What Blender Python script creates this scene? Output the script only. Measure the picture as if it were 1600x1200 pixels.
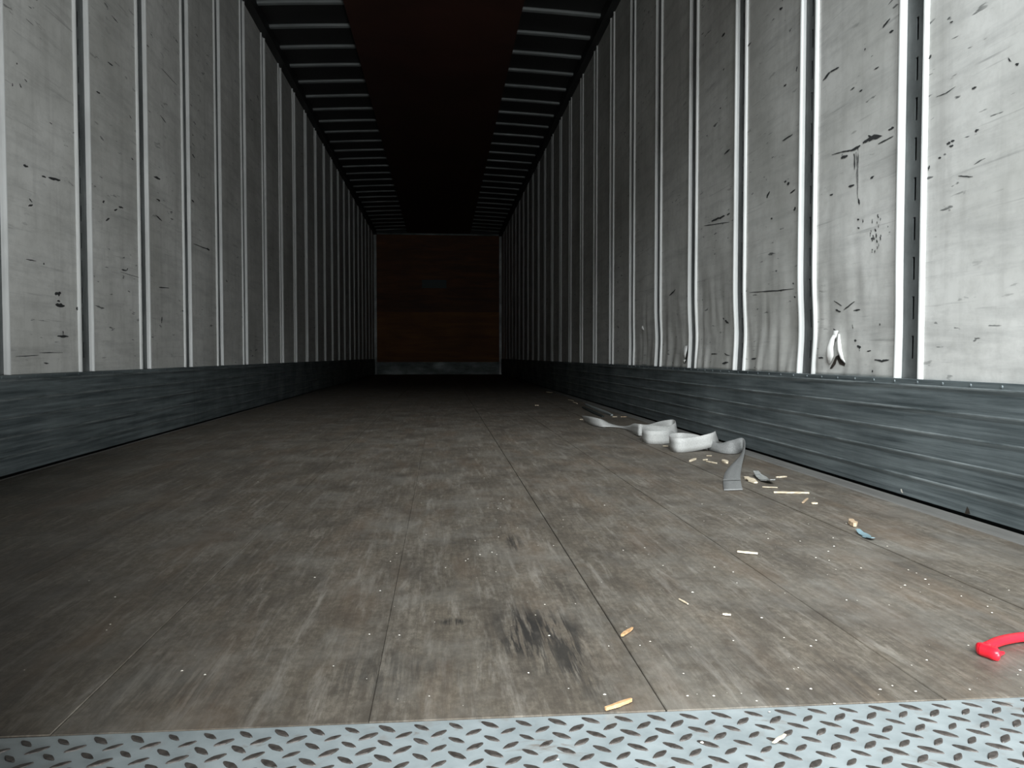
import bpy, math, random
from mathutils import Vector, Matrix, noise
random.seed(7)
for o in list(bpy.data.objects): bpy.data.objects.remove(o)
SC = bpy.context.scene
COL = SC.collection

# ------------------------------------------------------------------ camera
F = 1244.0                         # focal length in pixels of the 1600 px wide photo
PITCH = math.atan(44/F); YAW = math.atan(110/F*math.cos(PITCH)); CAMH = 0.367
cam_data = bpy.data.cameras.new('camera'); cam = bpy.data.objects.new('camera', cam_data); COL.objects.link(cam)
cam_data.sensor_width = 36.0; cam_data.lens = F/1600*36.0
cam_data.clip_start = 0.02; cam_data.clip_end = 200
cam.location = (0, 0, CAMH); cam.rotation_euler = (math.pi/2-PITCH, 0, -YAW)
SC.camera = cam

# ------------------------------------------------------------------ light
world = bpy.data.worlds.new('world'); SC.world = world; world.use_nodes = True
bg = world.node_tree.nodes['Background']
bg.inputs[0].default_value = (0.75, 0.88, 1.0, 1); bg.inputs[1].default_value = 0.002

def area_light(name, loc, target, sx, sy, power, col):
    d = bpy.data.lights.new(name, 'AREA'); d.shape = 'RECTANGLE'; d.size = sx; d.size_y = sy
    d.energy = power; d.color = col
    o = bpy.data.objects.new(name, d); COL.objects.link(o); o.location = loc
    o.rotation_euler = (Vector(target)-Vector(loc)).to_track_quat('-Z', 'Y').to_euler()
    return o
# overcast daylight high over the yard behind the trailer and to the left of its axis; the added, unseen left door leaf
# keeps it off the left of the floor
area_light('yard_sky_light', (-1.9, -8.0, 7.5), (0.3, 2.0, 1.0), 12.0, 4.6, 4500, (0.93, 0.985, 1.0))
# added fill lamp for the left wall, no real source, behind the open right half of the doorway, low over the sill
area_light('left_wall_fill', (0.80, -0.22, -0.02), (-0.75, 2.6, 0.75), 0.9, 0.5, 62, (0.95, 0.99, 1.0))

SC.view_settings.view_transform = 'Standard'; SC.view_settings.look = 'None'
SC.view_settings.gamma = 1.0; SC.view_settings.use_curve_mapping = False
SC.view_settings.exposure = 0.0

# ------------------------------------------------------------------ pixel helpers (photo pixel -> point on a surface of the trailer)
FW = Vector((math.sin(YAW)*math.cos(PITCH), math.cos(YAW)*math.cos(PITCH), -math.sin(PITCH)))
RT = Vector((math.cos(YAW), -math.sin(YAW), 0)); UP = RT.cross(FW)
def ray(x, y): return FW*F + RT*(x-800) + UP*(600-y)
def on_floor(x, y, z=0.0):
    d = ray(x, y); t = (z-CAMH)/d.z; return Vector((d.x*t, d.y*t, z))
def on_wall(x, y, X):
    d = ray(x, y); t = X/d.x; return d.y*t, CAMH+d.z*t

# ------------------------------------------------------------------ materials
def mat(name, col=(.5,.5,.5), rough=.6, metal=0.0, spec=.5):
    m = bpy.data.materials.new(name); m.use_nodes = True
    b = m.node_tree.nodes['Principled BSDF']
    b.inputs['Base Color'].default_value = (*col, 1); b.inputs['Roughness'].default_value = rough
    b.inputs['Metallic'].default_value = metal; b.inputs['Specular IOR Level'].default_value = spec
    return m
class NT:
    def __init__(s, m):
        s.t = m.node_tree; s.b = s.t.nodes['Principled BSDF']
        s.pos = s.t.nodes.new('ShaderNodeNewGeometry').outputs['Position']
    def link(s, a, b): s.t.links.new(a, b)
    def scaled(s, v, src=None):
        n = s.t.nodes.new('ShaderNodeVectorMath'); n.operation = 'MULTIPLY'
        s.link(src or s.pos, n.inputs[0]); n.inputs[1].default_value = v; return n.outputs[0]
    def noise(s, v, scale=1.0, detail=4, rough=.55, dist=0.0):
        n = s.t.nodes.new('ShaderNodeTexNoise'); n.inputs['Scale'].default_value = scale
        n.inputs['Detail'].default_value = detail; n.inputs['Roughness'].default_value = rough
        n.inputs['Distortion'].default_value = dist
        s.link(s.scaled(v), n.inputs['Vector']); return n.outputs['Fac']
    def ramp(s, fac, stops):
        n = s.t.nodes.new('ShaderNodeValToRGB'); e = n.color_ramp.elements
        while len(e) < len(stops): e.new(.5)
        for k, (p, c) in enumerate(stops):
            e[k].position = p; e[k].color = (*c, 1) if not isinstance(c, (int, float)) else (c, c, c, 1)
        s.link(fac, n.inputs[0]); return n.outputs[0]
    def mix(s, fac, a, b, mode='MIX'):
        n = s.t.nodes.new('ShaderNodeMix'); n.data_type = 'RGBA'; n.blend_type = mode
        for val, idx in ((fac, 0), (a, 6), (b, 7)):
            if hasattr(val, 'is_linked'): s.link(val, n.inputs[idx])
            elif isinstance(val, (int, float)): n.inputs[idx].default_value = val
            else: n.inputs[idx].default_value = (*val, 1)
        return n.outputs[2]
    def math(s, op, a, b=0.0):
        n = s.t.nodes.new('ShaderNodeMath'); n.operation = op
        for val, idx in ((a, 0), (b, 1)):
            if hasattr(val, 'is_linked'): s.link(val, n.inputs[idx])
            else: n.inputs[idx].default_value = val
        return n.outputs[0]
    def color(s, c): s.link(c, s.b.inputs['Base Color'])
    def bump(s, h, strength=.3, dist=.002):
        n = s.t.nodes.new('ShaderNodeBump'); n.inputs['Strength'].default_value = strength
        n.inputs['Distance'].default_value = dist; s.link(h, n.inputs['Height']); s.link(n.outputs[0], s.b.inputs['Normal'])

# white wall liner: grime, faint lengthwise rub marks, small black flecks
def liner_material():
    m = mat('white_liner', (.7,.7,.68), .48); n = NT(m)
    cloud = n.noise((1, 1.6, 1.3), 1.2, 5, .6)
    base = n.ramp(cloud, [(.3, (.50,.50,.47)), (.66, (.78,.78,.755))])
    fine = n.noise((1, 26, 30), 1.0, 5, .7)
    base = n.mix(n.ramp(fine, [(.45, 0), (.75, .30)]), base, (.36,.355,.33))
    rub = n.noise((1, 1.0, 9), 2.2, 6, .7, .4)
    base = n.mix(n.ramp(rub, [(.46, 0), (.74, .42)]), base, (.27,.275,.27))
    vert = n.noise((1, 9, .7), 1.5, 4, .6)
    base = n.mix(n.ramp(vert, [(.52, 0), (.8, .40)]), base, (.30,.295,.28))
    scr = n.noise((1, 2.2, 70), 1.0, 3, .6, .15)
    base = n.mix(n.ramp(scr, [(.64, 0), (.76, .45)]), base, (.16,.165,.165))
    fl = n.noise((1, 11, 55), 1.0, 3, .5, .3); gate = n.noise((1, 2.4, 2.8), 1.0, 2)
    fk = n.math('MULTIPLY', n.ramp(fl, [(.665, 0), (.70, 1)]), n.ramp(gate, [(.44, 0), (.6, 1)]))
    base = n.mix(n.math('MULTIPLY', fk, .85), base, (.05,.055,.055))
    n.color(base); n.bump(n.noise((1, 3, 3), 2.0, 3), .25, .004)
    return m
def edge_material():
    m = mat('white_edge_trim', (.86,.87,.86), .34); n = NT(m)
    g = n.noise((1, 20, 3), 1.4, 4, .6)
    n.color(n.ramp(g, [(.3, (.66,.67,.66)), (.6, (.80,.81,.80))])); return m
def galv_material(name, lo, hi, rough=.45, metal=.55, streak=(1, 1.2, 34)):
    m = mat(name, lo, rough, metal); n = NT(m)
    a = n.noise(streak, 1.0, 6, .7); b = n.noise((2.2, 2.2, 2.2), 1.6, 4)
    n.color(n.mix(n.ramp(b, [(.34, 0), (.68, .75)]), n.ramp(a, [(.34, lo), (.68, hi)]), n.ramp(a, [(.30, tuple(.6*q for q in lo)), (.75, tuple(.45*u+.55*w for u, w in zip(hi, lo)))])))
    n.link(n.ramp(b, [(.3, rough-.08), (.7, rough+.16)]), n.b.inputs['Roughness'])
    return m
def wood_floor_material():
    m = mat('worn_oak_floor', (.15,.13,.11), .62, 0, .35); n = NT(m)
    br = n.t.nodes.new('ShaderNodeTexBrick')
    sw = n.t.nodes.new('ShaderNodeCombineXYZ'); sp = n.t.nodes.new('ShaderNodeSeparateXYZ')
    n.link(n.pos, sp.inputs[0]); n.link(sp.outputs[1], sw.inputs[0]); n.link(sp.outputs[0], sw.inputs[1])
    n.link(sw.outputs[0], br.inputs['Vector'])
    br.inputs['Scale'].default_value = 1.0; br.inputs['Brick Width'].default_value = .62; br.inputs['Row Height'].default_value = .0339
    br.inputs['Mortar Size'].default_value = .0003; br.inputs['Color1'].default_value = (.172,.148,.117,1)
    br.inputs['Color2'].default_value = (.208,.183,.150,1); br.inputs['Mortar'].default_value = (.14,.12,.10,1); br.offset = .37
    base = br.outputs['Color']
    grain = n.noise((110, 9, 1), 1.0, 8, .72, .3)
    speck = n.noise((60, 34, 1), 1.6, 6, .75)
    base = n.mix(n.ramp(speck, [(.42, .65), (.60, 0)]), base, (.085,.072,.056))
    base = n.mix(n.ramp(grain, [(.42, .0), (.66, .72)]), base, (.085,.07,.056))
    pale = n.noise((46, 5.0, 1), 1.0, 7, .72, .4)
    base = n.mix(n.ramp(pale, [(.52, 0), (.72, .75)]), base, (.31,.285,.25))
    blot = n.noise((9, 5.0, 1), 1.0, 8, .72)
    base = n.mix(n.ramp(blot, [(.44, 0), (.70, .72)]), base, (.060,.052,.045))
    warm = n.noise((7, 1.6, 1), 1.3, 5, .6)
    base = n.mix(n.ramp(warm, [(.5, 0), (.72, .38)]), base, (.185,.128,.086))
    # dust haze worn pale and blue-grey dirt
    dust = n.noise((3.1, 2.3, 1), 1.7, 5, .7)
    base = n.mix(n.ramp(dust, [(.48, 0), (.72, .45)]), base, (.26,.25,.225))
    # oily stains and gouges near the door sill, each with its own spot
    def spot(cx, cy, rx, ry, amt, colr, base, streak):
        sub = n.t.nodes.new('ShaderNodeVectorMath'); sub.operation = 'SUBTRACT'; n.link(n.pos, sub.inputs[0]); sub.inputs[1].default_value = (cx, cy, 0)
        ln = n.t.nodes.new('ShaderNodeVectorMath'); ln.operation = 'LENGTH'
        n.link(n.scaled((1/rx, 1/ry, 0), sub.outputs[0]), ln.inputs[0])
        k = n.ramp(n.math('ADD', ln.outputs['Value'], n.math('MULTIPLY', n.math('SUBTRACT', n.noise((24, 9, 1), 1.2, 4), .5), 1.4)), [(.35, amt), (1.0, 0)])
        k = n.math('MULTIPLY', k, n.ramp(streak, [(.42, .05), (.53, 1)]))
        return n.mix(k, base, colr)
    stk = n.noise((95, 6, 1), 1.0, 4, .7, .25)
    for cx, cy, rx, ry, amt in ((.105,1.04,.055,.15,1.0), (.155,.98,.045,.18,.9), (.14,1.55,.022,.10,.8), (.02,1.09,.03,.018,.95), (-.07,.92,.07,.08,.55), (.19,1.22,.03,.12,.45), (-.30,.90,.09,.10,.4), (.46,.86,.03,.09,.45)):
        base = spot(cx, cy, rx, ry, amt, (.035,.032,.029), base, stk)
    n.color(base)
    n.bump(n.mix(.5, grain, blot), .35, .0022)
    n.link(n.ramp(blot, [(.3, .72), (.7, .5)]), n.b.inputs['Roughness'])
    return m
def plywood_material(name, lo, hi):
    m = mat(name, lo, .6); n = NT(m)
    a = n.noise((1.2, 1.2, 9), 1.1, 5, .6, .5); b = n.noise((1, 1, 1), 1.3, 4)
    n.color(n.mix(n.ramp(b, [(.35, 0), (.7, .6)]), n.ramp(a, [(.3, lo), (.7, hi)]), lo)); return m
def plate_material():
    m = mat('painted_tread_plate', (.42,.47,.49), .42, .0); n = NT(m)
    a = n.noise((14, 14, 1), 1.3, 5, .65); b = n.noise((40, 40, 1), 1.0, 4)
    base = n.ramp(a, [(.3, (.25,.285,.295)), (.65, (.345,.385,.395))])
    base = n.mix(n.ramp(b, [(.60, 0), (.74, .5)]), base, (.24,.22,.20))
    rust = n.noise((9, 16, 1), 1.0, 5, .7, .6)
    base = n.mix(n.ramp(rust, [(.61, 0), (.70, .8)]), base, (.17,.125,.09))
    n.color(base); n.bump(b, .15, .001); return m
def mottled(name, lo, hi, sc=60, rough=.6, metal=0.):
    m = mat(name, lo, rough, metal); n = NT(m)
    n.color(n.ramp(n.noise((sc, sc, sc), 1.0, 4), [(.35, lo), (.65, hi)])); return m

M = dict(liner=liner_material(), edge=edge_material(), floor=wood_floor_material(), plate=plate_material(),
    post=galv_material('darkened_post_steel', (.085,.095,.096), (.18,.197,.197), .5, .25, (1, 9, 5)),  # post steel darkened, since its recess catches less light
    scuff=galv_material('scuffed_galvanised', (.062,.080,.087), (.235,.275,.285), .5, .15, (1, 2.2, 75)),
    worn=galv_material('lit_rib_crest', (.085,.105,.11), (.33,.365,.37), .45, .2, (1, 4.5, 40)),  # rib crests painted lighter, as if catching light from above
    bright=galv_material('glint_corner_metal', (.25,.28,.28), (.8,.84,.84), .4, .3, (3, 3, 2.2)),  # corner strips lightened to stand in for their glint
    nose=galv_material('nose_galvanised', (.10,.125,.125), (.30,.34,.34), .45, .5, (3, 3, 9)),
    strip=galv_material('floor_edge_metal', (.17,.165,.155), (.27,.265,.25), .5, .1, (30, 1.5, 1)),
    rail=mat('dark_rail_metal', (.018,.019,.019), .6, .3), bow=galv_material('roof_bow_steel', (.19,.205,.205), (.28,.30,.30), .5, .1, (1, 30, 30)),
    rail2=mat('faded_placard_face', (.10,.125,.125), .6), roof=mat('roof_sheet', (.018,.018,.018), .55, .2), skin=mat('outer_skin', (.03,.033,.033), .6),  # roof sheet toned near black for its lack of light
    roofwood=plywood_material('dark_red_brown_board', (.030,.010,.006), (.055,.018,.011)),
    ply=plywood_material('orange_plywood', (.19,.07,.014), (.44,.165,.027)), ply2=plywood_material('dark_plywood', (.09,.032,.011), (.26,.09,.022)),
    lug=mottled('worn_lug_metal', (.040,.034,.030), (.095,.082,.074), 160, .5, .2),
    mark=mottled('black_rub', (.022,.024,.025), (.05,.052,.053), 200, .7), smudge=mottled('grey_rub', (.17,.17,.165), (.30,.30,.29), 120, .7),
    web=mottled('grey_webbing', (.47,.47,.455), (.57,.57,.555), 220, .7), web_shaded=mottled('shaded_webbing', (.20,.203,.20), (.27,.273,.27), 220, .7),  # second webbing is a shaded copy for the run leaning back
    red=mat('red_plastic', (.80,.018,.035), .3), pale=mottled('pale_wood', (.66,.54,.38), (.82,.72,.56), 150, .7),
    orange=mottled('orange_wood', (.50,.29,.14), (.64,.41,.22), 150, .7), tan=mottled('tan_wood', (.48,.34,.22), (.60,.46,.32), 150, .7), crumb=mottled('crumb', (.55,.50,.42), (.80,.77,.70), 90, .8),
    blue=mat('blue_film', (.20,.30,.34), .4), scrap=mottled('grey_scrap', (.18,.19,.19), (.42,.42,.40), 90, .55),
    flap=mat('torn_liner', (.84,.84,.82), .5), hole=mottled('hole_brown', (.014,.011,.009), (.035,.026,.018), 90, .9),
    darkstrip=mat('flat_dark', (.022,.03,.03), .7), grey=mat('pale_grey_slat', (.30,.33,.33), .6))

# ------------------------------------------------------------------ mesh helpers
def mesh_obj(name, verts, faces, material, parent=None, smooth=False, mats=None, fm=None):
    me = bpy.data.meshes.new(name); me.from_pydata([tuple(v) for v in verts], [], faces)
    for mm in (mats or [material]): me.materials.append(mm)
    if fm:
        for p, k in zip(me.polygons, fm): p.material_index = k
    if smooth:
        for p in me.polygons: p.use_smooth = True
    me.update()
    return link(name, me, parent)
def link(name, me, parent=None):
    o = bpy.data.objects.new(name, me); COL.objects.link(o)
    if parent: o.parent = parent
    return o
def tag(o, label=None, cat=None, group=None, kind=None):
    if label: o['label'] = label
    if cat: o['category'] = cat
    if group: o['group'] = group
    if kind: o['kind'] = kind
    return o
BF = [(0,3,2,1),(4,5,6,7),(0,1,5,4),(1,2,6,5),(2,3,7,6),(3,0,4,7)]
def boxv(a, b):
    (x0,y0,z0),(x1,y1,z1) = a, b
    return [(x0,y0,z0),(x1,y0,z0),(x1,y1,z0),(x0,y1,z0),(x0,y0,z1),(x1,y0,z1),(x1,y1,z1),(x0,y1,z1)]
class MB:
    def __init__(s): s.v = []; s.f = []
    def add(s, v, f):
        k = len(s.v); s.v += list(v); s.f += [tuple(i+k for i in q) for q in f]; return s
    def box(s, a, b): return s.add(boxv(a, b), BF)
    def bevel_box(s, a, b, r):
        (x0,y0,z0),(x1,y1,z1) = a, b           # top edges along Y chamfered
        prof = [(x0,z0),(x1,z0),(x1,z1-r),(x1-r,z1),(x0+r,z1),(x0,z1-r)]
        n = len(prof); v = [(x,y0,z) for x,z in prof]+[(x,y1,z) for x,z in prof]
        f = [(i,(i+1)%n,(i+1)%n+n,i+n) for i in range(n)]+[tuple(range(n-1,-1,-1)),tuple(range(n,2*n))]
        return s.add(v, f)
    def build(s, name, m, parent=None, smooth=False): return mesh_obj(name, s.v, s.f, m, parent, smooth)

# ------------------------------------------------------------------ trailer dimensions
XL, XR = -1.31, 1.19; Y0, Y1 = 0.42, 15.80; ZS = 0.309; ZT = 2.735
SILL = 0.795

# ------------------------------------------------------------------ floor
fl = MB().box((XL-.05, Y0, -.09), (XR+.05, Y1+.04, -.03)).build('floor', M['skin']); tag(fl, 'worn wooden trailer floor of long boards', kind='structure')
edges = [-1.294,-.989,-.684,-.379,-.074,.231,.536,.841,1.122]
for k in range(len(edges)-1):
    g = .0007; gl = .0010 if edges[k] > 0 else .00025; g = .0010 if edges[k+1] > 0 else .00025
    b = MB().bevel_box((edges[k]+gl, SILL+.001, -.03), (edges[k+1]-g, Y1, 0.0), .0009 if edges[k] > 0 else .0006)
    o = b.build('floor_board', M['floor'], fl); o.location.z = random.uniform(-.0007, .0007)
MB().bevel_box((1.124, SILL+.001, -.03), (1.186, Y1, .0008), .002).build('edge_strip', M['strip'], fl)
MB().bevel_box((XL+.002, SILL+.001, -.03), (-1.296, Y1, .0008), .002).build('edge_strip', M['strip'], fl)

# diamond tread plate at the rear sill
plate = MB().bevel_box((XL, Y0-.02, -.06), (XR, SILL-.001, -.001), .002).build('sill_plate', M['plate'])
tag(plate, 'pale blue-grey painted diamond tread plate along the rear sill', 'tread plate')
def lug_mesh():
    L, W, H = .0113, .0041, .0017; v = []; n = 12
    ring = [(math.cos(2*math.pi*i/n), math.sin(2*math.pi*i/n)) for i in range(n)]
    for s, z in ((1.0, 0.0), (.93, H*.75), (.72, H)):
        for c, q in ring:
            v.append((L*s*c, W*s*q*(1-.35*abs(c)), z))
    f = [(i,(i+1)%n,(i+1)%n+n,i+n) for i in range(n)]+[(i+n,(i+1)%n+n,(i+1)%n+2*n,i+2*n) for i in range(n)]+[tuple(range(2*n,3*n))]
    return v, f
lv, lf = lug_mesh(); LUG = bpy.data.meshes.new('tread_lug'); LUG.from_pydata(lv, [], lf); LUG.materials.append(M['lug'])
rest = MB(); nl = 0
for j in range(-11, 4):
    for i in range(-44, 30):
        for t in (0, 1):
            x = .2165+.0339*i+.0170*t; y = .7225+.0290*j+.0145*t
            if not (XL+.015 < x < XR-.015 and Y0 < y < SILL-.006): continue
            a = math.radians(-41 if t == 0 else 39)
            vx = Vector((x,y,0))-Vector((0,0,CAMH)); d = vx.dot(FW); px = 800+F*vx.dot(RT)/d; py = 600-F*vx.dot(UP)/d
            if -8 < px < 1608 and py < 1206 and nl < 300:
                o = link('tread_lug', LUG, plate); o.location = (x, y, -.0012); nl += 1
                o.rotation_euler.z = a+random.uniform(-.05,.05); s = random.uniform(.82,1.05); o.scale = (s, s, random.uniform(.6,1.05))
            else:
                R = Matrix.Rotation(a, 3, 'Z'); rest.add([R@Vector(q)+Vector((x,y,-.0012)) for q in lv], lf)
tag(rest.build('tread_lug_field', M['lug'], plate), kind='stuff')

# ------------------------------------------------------------------ side walls
def dent(y, z, edge=False):
    """inward (+) or outward (-) push of the right wall liner in metres: lift-truck damage low on the wall"""
    d = 0.0
    if 1.9 < y < 5.2:
        wy = min(1, (y-1.9)/.3)*min(1, (5.2-y)/.8)
        d -= .007*wy*math.exp(-((z-.45)/.11)**2)
        if edge: return d
        lowz = max(0, 1-(z-ZS)/.55)**1.3
        d += .011*wy*lowz*noise.noise(Vector((0, y*13, z*2.3)))
        d += .006*wy*lowz*noise.noise(Vector((3, y*30, z*6)))
        d += .004*wy*max(0, 1-(z-ZS)/.95)*noise.noise(Vector((5, y*7, z*7)))
    return d
PR = [0.745,1.340,1.938,2.515,3.105,3.706,4.310,4.915,5.513,6.115]
while PR[-1]+.603 < Y1-.1: PR.append(PR[-1]+.603)
PL = [0.69,1.29,1.89,2.485,3.073,3.662,4.262,4.860,5.470,6.087,6.70]
while PL[-1]+.61 < Y1-.1: PL.append(PL[-1]+.61)
HW = .043                                      # half width of the recessed post face
def wall(side):
    right = side == 'right'; XW = XR if right else XL; sg = -1 if right else 1     # X = XW + sg*inset
    dfun = dent if right else (lambda y, z, e=0: 0.0)
    x0, x1 = sorted((XW-sg*.030, XW-sg*.052))
    w = MB().box((x0, Y0, -.03), (x1, Y1, 2.86)).build('wall_'+side, M['skin'])
    tag(w, 'ribbed white %s side wall of the trailer' % side, kind='structure')
    posts = PR if right else PL
    bounds = [Y0-.03]+posts+[Y1+.03]
    panels = []
    for k in range(len(bounds)-1):
        ya, yb = bounds[k]+HW, bounds[k+1]-HW
        near = right and 1.9 < bounds[k] < 5.0
        prof = [(ya+.001,-.012,1),(ya+.003,.002,1),(ya+.005,.007,1),(ya+.008,.009,1),(ya+.013,.009,1),(ya+.016,.006,1),(ya+.018,.0,0)]
        m_ = 26 if near else 1
        for q in range(1, m_): prof.append((ya+.018+(yb-ya-.036)*q/m_, 0., 0))
        prof += [(yb-.018,.0,1),(yb-.016,.005,1),(yb-.012,.0085,1),(yb-.007,.009,1),(yb-.003,.006,1),(yb-.001,.0,1),(yb-.0005,-.012,1)]
        if near: zs = [ZS-.006+(1.0-ZS)*q/44 for q in range(45)]+[1.1,1.3,1.6,2.0,2.4,ZT]
        else: zs = [ZS-.006]+[.6,1.2,1.8,2.4,ZT]
        v = []; f = []; fm = []; n = len(prof)
        for z in zs:
            for y, ins, e in prof:
                v.append((XW+sg*(ins+(dfun(y, z, bool(e) or ins) if right else 0)), y, z))
        for a in range(len(zs)-1):
            for b in range(n-1):
                q = (a*n+b, a*n+b+1, (a+1)*n+b+1, (a+1)*n+b)
                f.append(q if right else q[::-1]); fm.append(1 if prof[b][2] else 0)
        # return edge at the bottom gives the sheet its thickness
        base = len(v)
        for y, ins, e in prof: v.append((XW-sg*.014, y, zs[0]))
        for b in range(n-1):
            q = (b+1, b, base+b, base+b+1); f.append(q if right else q[::-1]); fm.append(1 if prof[b][2] else 0)
        p = mesh_obj('wall_panel', v, f, None, w, mats=[M['liner'], M['edge']], fm=fm)
        if near:
            for pl in p.data.polygons:
                if pl.material_index == 0: pl.use_smooth = True
        panels.append((bounds[k], bounds[k+1], p))
    # posts: flat steel face with real upright slots, sunk between the panel edges
    def post_mesh(dy):
        ys = [-HW-.004, -.0055, .0055, HW+.004]; v = []; f = []
        zs = [ZS-.02]; z = .36; cells = []
        while z+.06 < ZT-.05: zs += [z, z+.058]; z += .1003
        zs.append(ZT)
        zz = zs
        for z in zz:
            for y in ys: v.append((sg*(-.007+dfun(dy+y, z, True)), y, z))
        for a in range(len(zz)-1):
            for b in range(3):
                if b == 1 and a % 2 == 1: continue
                q = (a*4+b, a*4+b+1, (a+1)*4+b+1, (a+1)*4+b); f.append(q if right else q[::-1])
        # slot returns (sheet thickness)
        for a in range(1, len(zz)-1, 2):
            c = [a*4+1, a*4+2, (a+1)*4+2, (a+1)*4+1]; k = len(v)
            for i in c: v.append((v[i][0]-sg*.003, v[i][1], v[i][2]))
            for i in range(4):
                j = (i+1) % 4; q = (c[i], c[j], k+j, k+i); f.append(q if not right else q[::-1])
        me = bpy.data.meshes.new('post'); me.from_pydata(v, [], f); me.materials.append(M['post']); return me
    shared = None
    for y in posts:
        if right and 1.9 < y < 5.3: me = post_mesh(y)
        else:
            shared = shared or post_mesh(50.0); me = shared
        o = link('slotted_post', me, w); o.location = (XW, y, 0)
    # ribbed scuff plates
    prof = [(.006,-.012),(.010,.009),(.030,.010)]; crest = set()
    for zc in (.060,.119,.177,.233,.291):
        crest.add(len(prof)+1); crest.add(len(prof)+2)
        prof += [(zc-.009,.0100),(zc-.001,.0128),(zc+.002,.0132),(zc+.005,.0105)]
    prof += [(ZS-.001,.0105),(ZS,.009),(ZS,-.004)]
    seg = 2.44; y = Y0; first = True
    while y < Y1-.05:
        L = min(seg if not first else 3.9, Y1-y); first = False
        v = []; f = []; ny = 10; n = len(prof)
        for a in range(ny+1):
            yy = y+.0015+(L-.003)*a/ny
            for z, ins in prof:
                j = .0016*noise.noise(Vector((yy*1.7, z*7, 9 if right else 3)))
                v.append((XW+sg*(ins+(j if ins > 0 else 0)), yy, z))
        for a in range(ny):
            for b in range(n-1):
                q = (a*n+b, (a+1)*n+b, (a+1)*n+b+1, a*n+b+1); f.append(q if not right else q[::-1])
        sp_ = mesh_obj('scuff_plate', v, f, None, w, mats=[M['scuff'], M['worn']], fm=[1 if b in crest else 0 for a in range(ny) for b in range(n-1)])  # crest faces take the lighter, lit-looking tone
        rv = MB(); yy = y+.06
        while yy < y+L-.03:
            ring = [(math.cos(q*math.pi/4), math.sin(q*math.pi/4)) for q in range(8)]
            vv = [(XW+sg*.010, yy+.0045*c, .3015+.0045*s_) for c, s_ in ring]+[(XW+sg*.0125, yy+.003*c, .3015+.003*s_) for c, s_ in ring]
            ff = [(i,(i+1)%8,(i+1)%8+8,i+8) for i in range(8)]+[tuple(range(8,16))]
            rv.add(vv, ff); yy += .1003
        tag(rv.build('rivet_row', M['scuff'], sp_), kind='stuff')
        y += L
    # top rail
    a, b = sorted((XW+sg*.0, XW+sg*.055))
    MB().box((a, Y0, ZT-.012), (b, Y1, ZT+.09)).build('top_rail', M['rail'], w)
    return w, panels
wr, panR = wall('right'); wl, panL = wall('left')

# nose wall
nz = MB().box((XL-.05, Y1+.015, -.03), (XR+.05, Y1+.05, 2.86)).build('wall_front', M['skin']); tag(nz, 'brown plywood front wall far inside the trailer', kind='structure')
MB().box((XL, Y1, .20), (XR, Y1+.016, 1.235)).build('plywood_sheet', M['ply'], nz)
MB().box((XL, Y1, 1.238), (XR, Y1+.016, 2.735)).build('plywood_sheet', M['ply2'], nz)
MB().box((XL, Y1-.012, 0), (XR, Y1+.001, .245)).build('kick_plate', M['nose'], nz)
for x in (XL, XR-.05): MB().box((x, Y1-.03, 0), (x+.05, Y1-.008, 2.735)).build('corner_strip', M['bright'], nz)
MB().box((XL, Y1-.022, 2.735), (XR, Y1+.01, 2.762)).build('head_strip', M['nose'], nz)
MB().box((-.38, Y1-.004, 1.70), (.10, Y1-.0005, 1.86)).build('faded_placard', M['rail2'], nz)

# ------------------------------------------------------------------ roof
CX = (XL+XR)/2
def crown(x): return 2.835-.033*abs(x-CX)*abs(x-CX)/1.25
NX = 20
def strip_x(profile_fn, name, m, parent, xs):
    return None
v = []; f = []
for y in (Y0, Y1+.05):
    for k in range(NX+1):
        x = XL-.05+(XR-XL+.1)*k/NX; v.append((x, y, crown(x)+.004)); 
n = NX+1
for k in range(NX): f.append((k, k+1, n+k+1, n+k))
for y in (Y0, Y1+.05):
    for k in range(NX+1):
        x = XL-.05+(XR-XL+.1)*k/NX; v.append((x, y, crown(x)+.03))
for k in range(NX): f.append((2*n+k+1, 2*n+k, 3*n+k, 3*n+k+1))
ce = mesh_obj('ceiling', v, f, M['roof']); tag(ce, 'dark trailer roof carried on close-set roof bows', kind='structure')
def bow_mesh():
    v = []; f = []; prof = [(-.030,0),(-.022,-.003),(-.020,-.013),(-.017,-.016),(.017,-.016),(.020,-.013),(.022,-.003),(.030,0)]; n = len(prof); m_ = 14
    for k in range(m_+1):
        x = XL+.05+(XR-XL-.10)*k/m_
        for y, z in prof: v.append((x, y, crown(x)+z+.002))
    for k in range(m_):
        for b in range(n-1): f.append((k*n+b, k*n+b+1, (k+1)*n+b+1, (k+1)*n+b))
    me = bpy.data.meshes.new('roof_bow'); me.from_pydata(v, [], f); me.materials.append(M['bow']); return me
bm_ = bow_mesh(); y = 5.70-.397*13
while y < Y1-.1:
    o = link('roof_bow', bm_, ce); o.location = (0, y, 0); y += .397
y = Y0+.05
while y < Y1-.1:
    yb = min(y+2.44, Y1-.03)
    MB().box((-.655, y+.001, 2.765), (.565, yb-.001, 2.780)).build('ceiling_board', M['roofwood'], ce); y = yb

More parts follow.
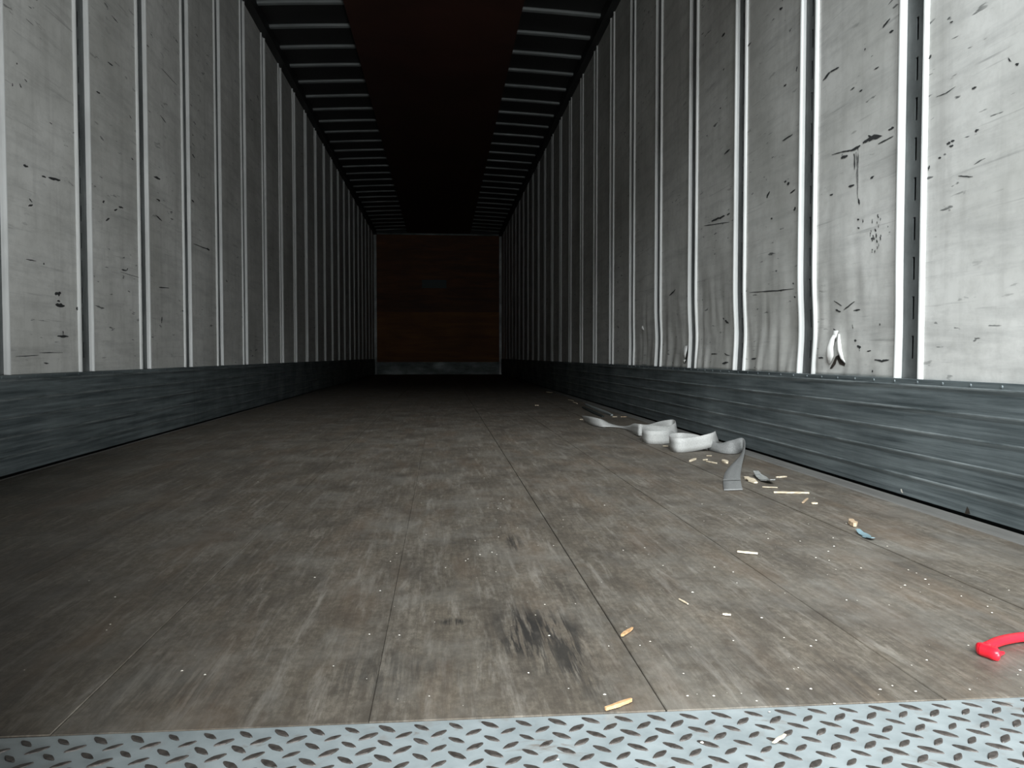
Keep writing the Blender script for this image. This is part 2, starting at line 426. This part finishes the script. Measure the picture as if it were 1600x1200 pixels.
# rear door frame (just behind the photo's view)
tr = MB().box((XL-.09, Y0-.10, -.09), (XL-.0, Y0-.001, 2.9)).build('trim_1', M['post']); tag(tr, 'steel rear door frame post', kind='structure')
tr = MB().box((XR+.0, Y0-.10, -.09), (XR+.09, Y0-.001, 2.9)).build('trim_2', M['post']); tag(tr, 'steel rear door frame post', kind='structure')
dl = MB().box((XL+.004, Y0-.075, .012), (-.26, Y0-.025, 2.73)).build('shade_leaf', M['skin']); tag(dl, 'added left door leaf, unseen, shading the left floor', kind='structure')  # leaf added out of view to keep the left floor dark
MB().box((XL+.05, Y0-.025, .10), (-.31, Y0-.018, 2.64)).build('shade_leaf_lining', M['ply2'], dl)
tr = MB().box((XL, Y0-.10, 2.74), (XR, Y0-.001, 2.9)).build('trim_3', M['post']); tag(tr, 'steel rear door header', kind='structure')

# ------------------------------------------------------------------ rub marks on the wall panels
def stroke(side, pts, w, soft=False, name='rub_mark'):
    XW = XR if side == 'right' else XL; sg = -1 if side == 'right' else 1
    P = [on_wall(x, y, XW-sg*0.0) for x, y in pts]
    if len(P) == 1: P = [(P[0][0]-.006, P[0][1]-.001), (P[0][0]+.006, P[0][1]+.001)]
    d = math.hypot(P[0][0], XW)*.97; scl = d/F
    out = []
    for a in range(len(P)-1):
        for t in range(5): 
            k = t/5; out.append((P[a][0]*(1-k)+P[a+1][0]*k, P[a][1]*(1-k)+P[a+1][1]*k))
    out.append(P[-1]); n = len(out); up = []; lo = []
    dy, dz = P[-1][0]-P[0][0], P[-1][1]-P[0][1]; L = math.hypot(dy, dz) or 1; ny, nz_ = -dz/L, dy/L
    for i, (y, z) in enumerate(out):
        e = math.sin(math.pi*min(1, max(0.06, (i+.35)/(n-.3))))**.6
        a = w*scl*.5*e*random.uniform(.45, 1.15); b = w*scl*.5*e*random.uniform(.45, 1.15)
        up.append((y+ny*a+random.gauss(0,.0012), z+nz_*a)); lo.append((y-ny*b+random.gauss(0,.0012), z-nz_*b))
    v = []
    for y, z in up+lo: v.append((XW+sg*(.0009+(dent(y, z) if side == 'right' else 0)), y, z))
    f = []
    for i in range(n-1):
        q = (i, i+1, n+i+1, n+i); f.append(q)
    par = None
    for y0, y1, p in (panR if side == 'right' else panL):
        if y0 <= P[0][0] <= y1: par = p
    if par: mesh_obj(name, v, f, M['smudge'] if soft else M['mark'], par)
R_ = 'right'; L_ = 'left'
for pts, w in [([(1300,242),(1318,237),(1331,235),(1345,227)],2.2),([(1329,236),(1345,227)],5),([(1349,223),(1362,215),(1379,212)],7),([(1357,212),(1367,217)],4),([(1389,203),(1397,199)],4),
    ([(1314,247),(1325,243)],5),([(1316,240),(1317,247)],2),([(1373,225),(1396,213)],2.2),([(1342,310),(1343,320)],6),([(1360,279),(1366,275)],4),([(1296,305),(1302,303)],3),([(1326,292),(1336,289)],3.5),
    ([(1341,343)],3),([(1342,356)],3),([(1380,43),(1391,29)],4.5),([(1390,51),(1397,47)],3.5),([(1351,79),(1353,75)],4),([(1286,126),(1297,113)],5),([(1297,113),(1311,105)],3),([(1329,141),(1336,136)],2),([(1343,143),(1348,140)],2.5),
    ([(1366,109),(1374,104)],2),([(1303,484),(1311,487)],4),([(1301,470),(1313,478)],2),([(1331,485),(1341,484)],3),([(1337,541),(1344,542)],5),([(1341,542),(1342,549)],3),([(1353,549),(1359,548)],2.5),([(1366,562),(1378,564),(1389,562)],3.5),
    ([(1363,578),(1363,582)],5),([(1329,507),(1330,514)],3),([(1372,506),(1374,508)],4),([(1316,484),(1333,471)],2.5),([(1280,559),(1287,559)],3),([(1332,532),(1336,532)],4),
    ([(1479,225),(1485,223)],4),([(1486,221),(1492,219)],3),([(1523,206),(1530,202)],4),([(1451,92),(1456,86)],5),([(1587,100),(1592,101)],4),([(1518,139),(1526,136)],3),([(1467,247),(1471,246)],3),([(1498,275),(1520,276)],2),([(1451,266),(1453,258)],5),([(1464,151),(1478,146),(1494,135)],1.5),
    ([(1484,229),(1490,227)],3),([(1485,35),(1490,33)],2.5),([(1576,90),(1580,96)],1.5),
    ([(1223,220),(1239,210)],3),([(1225,135),(1229,132)],4),([(1198,309),(1203,299)],6),([(1226,284),(1229,283)],4),([(1230,288),(1234,285)],5),([(1241,328),(1244,324)],5),([(1244,112),(1246,104)],5),([(1235,302),(1243,296)],3),([(1204,342),(1207,341)],3),([(1168,73),(1174,66)],3),([(1218,15),(1223,12)],4),
    ([(1172,457),(1215,454),(1240,451)],1.8),([(1172,561),(1180,560)],3),([(1241,464)],4),([(1239,443)],3),
    ([(1112,346),(1125,340)],5),([(1122,342),(1133,337)],4),([(1136,336),(1141,333)],3),([(1100,353),(1140,347)],1.6),([(1132,241),(1141,233)],4),([(1128,57),(1133,52)],5),([(1130,110),(1132,107)],3),([(1125,170),(1127,168)],3),([(1124,190),(1124,184)],2),
    ([(1127,497),(1130,499)],3),([(1131,501),(1137,505)],5),([(1129,568),(1137,566)],4),([(1110,553),(1120,553)],2),([(1131,552),(1138,556)],2),([(1144,513)],5),([(1046,462),(1056,452)],3)]:
    stroke(R_, pts, w)
stroke(R_, [(1338,237),(1340,262),(1341,312)], 6, True); stroke(R_, [(1341,232),(1342,262)], 3)
stroke(R_, [(1335,240),(1336,266)], 3)
for k in range(26):
    x = random.gauss(1372, 9); y = random.gauss(362, 14)
    if x < 1388: stroke(R_, [(x, y), (x+random.uniform(-1,2), y+random.uniform(2, 7))], random.uniform(1.5, 4))
for pts, w in [([(30,131),(33,137)],3.5),([(19,135),(20,131)],4),([(36,258),(44,261)],4),([(65,275),(71,277)],3),([(75,277),(94,282)],4.5),([(45,310),(50,316)],3),([(44,322),(51,320)],3),([(25,99),(27,100)],3),([(38,124),(42,128)],2),
    ([(168,97),(176,103)],3),([(160,316),(163,314)],4),([(174,24),(184,36)],2),([(150,143),(156,146)],3),([(185,323),(192,325)],3),([(178,329),(183,327)],3),([(165,345),(171,341)],3),
    ([(85,459),(95,458)],6),([(91,463),(93,459)],3),([(86,476),(101,478)],6),([(89,470),(94,471)],3),([(89,525),(107,526)],4),([(98,517),(98,525)],3),([(61,551),(98,551)],1.5),([(68,567),(76,568)],2.5),([(118,482),(128,482)],8),([(40,405),(56,408)],2),([(67,411),(69,413)],3),([(24,557),(60,555)],1.5),
    ([(190,421),(197,423)],3),([(197,423),(200,419)],2),([(188,425),(218,434)],1.3),([(240,276),(250,280)],4),([(250,180),(259,192)],2.5),([(248,449),(264,450)],2),([(252,505),(253,495)],5),([(244,311),(250,314)],3),([(243,336),(253,345)],3),([(252,107),(276,133)],1.8),([(202,180),(205,186)],2),([(205,247),(208,250)],3),
    ([(300,241),(304,247)],4),([(310,270),(311,276)],3),([(302,381),(326,390)],2),([(323,388),(327,391)],4),([(299,312),(303,316)],3),([(77,191),(81,194)],2),([(40,29),(52,40)],1.3)]:
    stroke(L_, pts, w)
# two soft smears on scuff / notch of the right scuff plate
def plate_patch(pts, m, nm):
    v = [(XR-.0165, *on_wall(x, y, XR-.0165)) for x, y in pts]; mesh_obj(nm, v, [tuple(range(len(v)))], M[m], wr)
plate_patch([(1507,803),(1516,803),(1514,796),(1511,791)], 'hole', 'notch')
plate_patch([(1408,769),(1411,771),(1409,764),(1407,764)], 'crumb', 'chipped_spot')

# torn liner on the right wall
def panel_at(y): return [p for a, b, p in panR if a <= y <= b][0]
def wall_poly(pts, off, m, nm, parent=None):
    v = []
    for x, y in pts:
        yy, zz = on_wall(x, y, XR); v.append((XR-off-dent(yy, zz), yy, zz))
    return mesh_obj(nm, v, [tuple(range(len(v)))], M[m], parent or panel_at(v[0][1]))
def flap(left, right_, lift, nm, m='flap'):
    """curled tongue of torn sheet between two pixel edges, standing off the wall in the middle"""
    v = []; f = []; n = len(left); m_ = 6
    for i in range(n):
        (xa, ya), (xb, yb) = left[i], right_[i]
        for k in range(m_+1):
            t = k/m_; yy, zz = on_wall(xa+(xb-xa)*t, ya+(yb-ya)*t, XR)
            s = math.sin(math.pi*t*.8)*math.sin(math.pi*min(1, (i+.3)/(n-.5)))
            v.append((XR-.0012-dent(yy, zz)-lift*s, yy, zz))
    for i in range(n-1):
        for k in range(m_): f.append((i*(m_+1)+k, i*(m_+1)+k+1, (i+1)*(m_+1)+k+1, (i+1)*(m_+1)+k))
    o = mesh_obj(nm, v, f, M[m], panel_at(v[0][1]), True)
    md = o.modifiers.new('thickness', 'SOLIDIFY'); md.thickness = .0012; md.offset = -1
    return o
wall_poly([(1297,576),(1301,566),(1304,557),(1309,554),(1312,563),(1318,568),(1316,572),(1310,569),(1306,561),(1304,569),(1300,576)], .0014, 'hole', 'tear_hole')
flap([(1304,518),(1299,530),(1295,543),(1292,556),(1294,568)], [(1308,518),(1307,530),(1306,543),(1305,556),(1299,567)], .020, 'torn_flap')
flap([(1308,522),(1309,535),(1310,548),(1312,560),(1316,566)], [(1311,522),(1314,535),(1316,548),(1318,560),(1319,566)], .014, 'torn_flap')
flap([(1301,516),(1301,522),(1302,528)], [(1309,517),(1309,523),(1306,531)], .010, 'torn_flap')
wall_poly([(1300,513),(1301,517),(1306,518),(1303,515)], .0014, 'mark', 'tear_hole')
wall_poly([(1069,539),(1075,541),(1073,560),(1072,567),(1069,567),(1070,558)], .0013, 'hole', 'tear_hole')
flap([(1068,540),(1067,547),(1067,554),(1069,560)], [(1073,540),(1074,547),(1073,554),(1071,560)], .014, 'torn_flap')
flap([(1068,562),(1068,564),(1068,567)], [(1072,562),(1072,564),(1070,567)], .008, 'torn_flap')
flap([(1002,510),(1002,513),(1003,516)], [(1005,509),(1006,513),(1006,516)], .008, 'torn_flap')

# ------------------------------------------------------------------ grey strap lying crumpled along the right wall
def catmull(P, n):
    out = []
    for i in range(len(P)-1):
        p0, p1, p2, p3 = P[max(i-1, 0)], P[i], P[i+1], P[min(i+2, len(P)-1)]
        for k in range(n):
            t = k/n
            out.append(.5*((2*p1)+(p2-p0)*t+(2*p0-5*p1+4*p2-p3)*t*t+(3*p1-p0-3*p2+p3)*t*t*t))
    out.append(P[-1]); return out
S = [  # (lower edge x, y, z, upper-edge direction: side x, depth y, height z)
 ((1131,766,.002),(1,.06,0)), ((1130,752,.002),(1,.06,.0)), ((1133,739,.003),(1,.15,.0)), ((1142,727,.006),(1,.5,.05)), ((1154,715,.006),(.8,.8,.35)), ((1161,707,.005),(.35,.6,1)),
 ((1160,706,.003),(-.1,.3,1)), ((1148,709,.002),(-.1,.55,1)), ((1128,708,.002),(.1,1,.75)), ((1106,703,.002),(.1,.7,.9)), ((1082,699,.001),(0,.15,1)), ((1060,697,.001),(0,0,1)),
 ((1047,700,.001),(-.03,0,1)), ((1050,705,.001),(-.03,-.0,1)), ((1064,707,.001),(-.03,.0,1)), ((1090,704,.004),(-.06,.0,1)), ((1117,697,.017),(-.13,.0,1)),
 ((1124,692,.012),(-.2,.5,.8)), ((1114,690,.004),(.1,1,.12)), ((1085,689,.003),(.1,1,.05)), ((1062,689,.003),(.1,.9,.4)), ((1046,693,.002),(0,.2,1)),
 ((1026,694,.001),(0,0,1)), ((1010,693,.001),(0,.05,1)), ((1003,689,.001),(.05,.05,1)), ((1010,685,.001),(.05,.05,1)), ((1030,683,.003),(-.1,.4,.9)), ((1050,682,.004),(-.2,.6,.9)),
 ((1059,678,.008),(-.15,.3,1)), ((1054,673,.006),(-.1,.2,1)), ((1036,675,.002),(0,.2,1)), ((1016,680,.002),(0,.5,.9)), ((1000,681,.004),(.1,.3,1)), ((993,679,.004),(.15,.4,1)),
 ((985,674,.004),(.1,1,.5)), ((972,669,.003),(.15,1,.1)), ((956,667,.003),(.1,1,.25)), ((940,667,.002),(0,.8,.8)), ((924,664,.002),(-.1,.7,.9)), ((914,659,.002),(-.2,.9,.6))]
EA = [on_floor(*a) for a, d in S]; ED = [Vector(d).normalized() for a, d in S]
ca = catmull(EA, 6); cd = [d.normalized() for d in catmull(ED, 6)]
WID = .054
st = bpy.data.objects.new('cargo_strap', None); COL.objects.link(st); st.location = on_floor(1080, 706)
tag(st, 'long grey webbing strap crumpled in loops beside the right wall', 'strap')
def ribbon(i0, i1, m, nm):
    v = []; f = []; c = 3
    for i in range(i0, i1+1):
        for k in range(c+1):
            q = ca[i]+cd[i]*WID*k/c; v.append((q.x, q.y, max(q.z, .0012)))
    for i in range(i1-i0):
        for k in range(c): f.append((i*(c+1)+k, i*(c+1)+k+1, (i+1)*(c+1)+k+1, (i+1)*(c+1)+k))
    o = mesh_obj(nm, [Vector(q)-st.location for q in v], f, M[m], st, True)
    md = o.modifiers.new('thickness', 'SOLIDIFY'); md.thickness = .0018; md.offset = 0
    return o
ribbon(54, len(ca)-1, 'web', 'webbing')
tag(ribbon(0, 54, 'web_shaded', 'loose_end'), 'flat end and leaning run of the strap, shade painted in as darker grey')
o = MB()
a = [ca[6]+Vector((0,0,.0025)), ca[6]+cd[6]*WID+Vector((0,0,.0025))]; b = [ca[7]+Vector((0,0,.0025)), ca[7]+cd[7]*WID+Vector((0,0,.0025))]
o.add([p-st.location for p in a+b[::-1]], [(0,1,2,3)]).build('stitched_seam', M['web_shaded'], st)

# ------------------------------------------------------------------ red hook end at the right edge of the floor
rd = bpy.data.objects.new('red_hook', None); COL.objects.link(rd); rd.location = on_floor(1545, 1018)
tag(rd, 'glossy red plastic hook with a thick rounded end lying on the boards', 'hook')
def tube(pts, rad, m, nm, parent, flat=1.0, n=12):
    P = catmull(pts, 8); v = []; f = []
    for i, p in enumerate(P):
        t = (P[min(i+1, len(P)-1)]-P[max(i-1, 0)]).normalized(); side = t.cross(Vector((0,0,1))).normalized(); up = side.cross(t)
        u = i/(len(P)-1); r = rad(u) if callable(rad) else rad
        for k in range(n):
            a = 2*math.pi*k/n; v.append(p+side*math.cos(a)*r+up*math.sin(a)*r*flat-parent.location)
    for i in range(len(P)-1):
        for k in range(n): f.append((i*n+k, i*n+(k+1)%n, (i+1)*n+(k+1)%n, (i+1)*n+k))
    f += [tuple(range(n-1,-1,-1)), tuple(range((len(P)-1)*n, len(P)*n))]
    return mesh_obj(nm, v, f, M[m], parent, True)
zc = .0075
cap = lambda u: .0082*max(.12, (1-abs(2*u-1)**5))**.5
tube([on_floor(1525,1013,zc), on_floor(1533,1014,zc), on_floor(1545,1018,zc), on_floor(1556,1022,zc), on_floor(1562,1023,zc)], cap, 'red', 'rounded_end', rd)
tube([on_floor(1541,1011,zc+.001), on_floor(1558,1003,zc), on_floor(1578,998,zc), on_floor(1602,995,zc), on_floor(1640,996,zc), on_floor(1672,1004,zc), on_floor(1690,1020,zc)], .0068, 'red', 'curved_arm', rd, .85)
tube([on_floor(1556,1022,.005), on_floor(1562,1021,.004), on_floor(1568,1020,.003)], lambda u: .0045*(1-.6*u), 'red', 'spur', rd)

# ------------------------------------------------------------------ loose chips and splinters on the floor
def chip(nm, a, b, w, h, m, label, cat, group=None, zb=.0012, curl=0.0, jag=.35):
    A, B = on_floor(*a), on_floor(*b); L = (B-A).length; t = (B-A)/L; s = Vector((-t.y, t.x, 0)); C = (A+B)/2
    n = 6; v = []; f = []
    rnd = random.Random(int(a[0]*31+a[1]))
    for z0, z1 in ((0, 0), (h, h)):
        for i in range(n+1):
            u = i/n; e = (.25+.75*math.sin(math.pi*min(1, max(.08, u*.9+.05)))**.7)
            for sd in (-1, 1):
                ww = w*.5*e*(1+rnd.uniform(-jag, jag))
                p = A+t*L*u+s*sd*ww-C; v.append((p.x, p.y, zb+z0+curl*(u-.5)**2*4*L*.2+rnd.uniform(0, .0004)))
    k = 2*(n+1)
    for i in range(n):
        j = 2*i
        f += [(j+k,j+1+k,j+3+k,j+2+k), (j,j+2,j+3,j+1), (j,j+k,j+2+k,j+2), (j+1,j+3,j+3+k,j+1+k)]
    f += [(0,1,1+k,k), (2*n,2*n+k,2*n+1+k,2*n+1)]
    o = mesh_obj(nm, v, f, M[m]); o.location = (C.x, C.y, 0); tag(o, label, cat, group); return o
G = 'wood chips scattered on the boards'
chip('wood_splinter', (1209,771), (1264,772), .010, .004, 'pale', 'long pale splinter, the largest one, nearer than the grey scrap', 'splinter', G)
chip('wood_splinter', (1191,762), (1215,763), .003, .002, 'pale', 'hair-thin pale splinter just above the largest pale splinter', 'splinter', G)
chip('wood_splinter', (1213,747), (1229,746), .009, .003, 'pale', 'short pale splinter right of the grey scrap', 'splinter', G)
chip('wood_splinter', (1152,864), (1184,867), .005, .003, 'pale', 'pale splinter alone on the middle of the right-hand boards', 'splinter', G)
chip('wood_splinter', (946,1112), (987,1098), .0042, .0035, 'orange', 'orange-tan splinter lying against the tread plate', 'splinter', G)
chip('wood_splinter', (971,996), (988,985), .005, .003, 'orange', 'short tan splinter across the board joint above the tread plate', 'splinter', G)
chip('wood_splinter', (1129,962), (1142,963), .0035, .002, 'pale', 'tiny pale splinter on the open boards right of the tan one', 'splinter', G)
chip('wood_splinter', (1061,938), (1075,946), .003, .0015, 'pale', 'faint thin splinter slanting on the boards above the tan one', 'splinter', G)
chip('wood_splinter', (1104,722), (1120,725), .008, .003, 'pale', 'narrow pale chip in the middle of the group before the strap', 'chip', G)
chip('wood_chip', (1078,722), (1087,718), .012, .004, 'pale', 'pale wedge chip leftmost in front of the strap loops', 'chip', G)
chip('wood_chip', (1099,720), (1105,719), .010, .003, 'pale', 'small pale chip just behind the narrow one before the strap', 'chip', G)
chip('wood_chip', (1104,713), (1112,713), .008, .002, 'pale', 'small pale chip nearest the strap of the front group', 'chip', G)
chip('wood_chip', (1130,721), (1136,725), .016, .006, 'pale', 'blocky pale chip beside the flat strap end', 'chip', G)
chip('wood_chip', (1166,747), (1181,756), .022, .004, 'pale', 'rounded pale chip between strap end and grey scrap', 'chip', G)
chip('wood_chip', (1329,817), (1336,824), .014, .008, 'tan', 'rounded tan chip lying beside the blue scrap', 'chip', G)
chip('wood_chip', (1254,787), (1262,780), .006, .002, 'tan', 'thin tan chip below right end of the largest pale splinter', 'chip', G)
chip('wood_chip', (1268,788), (1277,788), .010, .003, 'pale', 'small pale chip further right below the largest pale splinter', 'chip', G)
chip('wood_chip', (1208,1165), (1227,1152), .0045, .0008, 'pale', 'pale pointed chip lying on the diamond tread plate', 'chip', G, zb=.0022)
chip('wood_chip', (836,634), (842,634), .014, .004, 'pale', 'lone pale chip far back near the middle of the floor', 'chip', G)
chip('wood_chip', (854,613), (863,614), .016, .006, 'pale', 'farthest pale chip against the right wall base', 'chip', G)
chip('wood_splinter', (888,625), (896,627), .012, .004, 'pale', 'far pale splinter by the right wall beyond the dark strip', 'splinter', G)
chip('wood_chip', (896,629), (902,631), .014, .004, 'pale', 'far pale chip next to the dark strip', 'chip', G)
chip('wood_chip', (957,652), (964,652), .012, .004, 'pale', 'pale chip behind the strap, left one of two by the wall', 'chip', G)
chip('wood_chip', (970,652), (979,652), .014, .004, 'tan', 'pale tan chip behind the strap, right one of two by the wall', 'chip', G)
chip('wood_chip', (906,656), (911,656), .010, .003, 'pale', 'small pale chip beside the far end of the strap', 'chip', G)
chip('wood_chip', (1036,698), (1044,698), .010, .003, 'pale', 'pale chip tucked under the front strap loop', 'chip', G)
chip('metal_scrap', (1181,744), (1207,758), .030, .003, 'scrap', 'curled grey scrap with dark underside among pale chips', 'scrap', None, .002, .35, .2)
chip('plastic_scrap', (1341,832), (1364,846), .016, .0012, 'blue', 'small pointed blue plastic scrap on the right-hand boards', 'scrap', None, .0015, .3, .5)
chip('dark_strip', (911,637), (942,652), .035, .006, 'darkstrip', 'dark flat strip lying along the right wall behind the strap', 'strip', None, .001, 0, .1)  # flat strip in a plain near-black tone
chip('grey_lath', (915,633), (956,650), .03, .010, 'grey', 'grey lath lying along the right wall beyond the dark strip', 'lath', None, .001, 0, .15)

# crumbs too small to pick apart
cr = MB(); rnd = random.Random(3)
def crumb(p, r):
    vs = [p+Vector((rnd.uniform(-1,1)*r, rnd.uniform(-1,1)*r, 0)) for _ in range(1)]
    a0 = rnd.uniform(0, 6.28); k = 5
    vs = [p+Vector((math.cos(a0+i*1.2566)*r*rnd.uniform(.6,1.2), math.sin(a0+i*1.2566)*r*rnd.uniform(.6,1.2), .0006)) for i in range(k)]+[p+Vector((0,0,r*.8))]
    cr.add(vs, [(i,(i+1)%k,k) for i in range(k)])
for px, py in [(1068,1053),(1074,1088),(1115,1088),(1230,1077),(1267,1077),(1304,1100),(1394,1072),(1448,1032),(1594,1048),(1590,1055),(320,1055),(1190,966),(1225,997),(1082,926),(1036,884),(899,944),(851,945),(1016,1003),(1000,1009),(1275,1001),(1267,1010),(1419,891),(1414,915),(1502,932),(1543,948),(1550,958),(1513,1009),(1553,1027),(945,1086),(951,1010),(1182,1096),(1202,1113),(1097,1161),(872,1188),(1375,1078),(1515,1078),(1294,862),(1303,854),(1250,846),(1200,842),(1275,872)]:
    crumb(on_floor(px, py), .0018*rnd.uniform(.7,1.25))
for k in range(330):
    x = rnd.triangular(-.9, 1.1, .75); y = .81+abs(rnd.gauss(0, 1)); 
    if y < 6 and not (.3 < x < 1.15 and 2.0 < y < 5.6): crumb(Vector((x, y, 0)), .0005+.0016*rnd.random()**2.2*(1 if y < 2 else 1.4))
co = cr.build('wood_crumbs', M['crumb']); tag(co, 'tiny pale crumbs sprinkled over the floor boards', 'crumbs', kind='stuff')
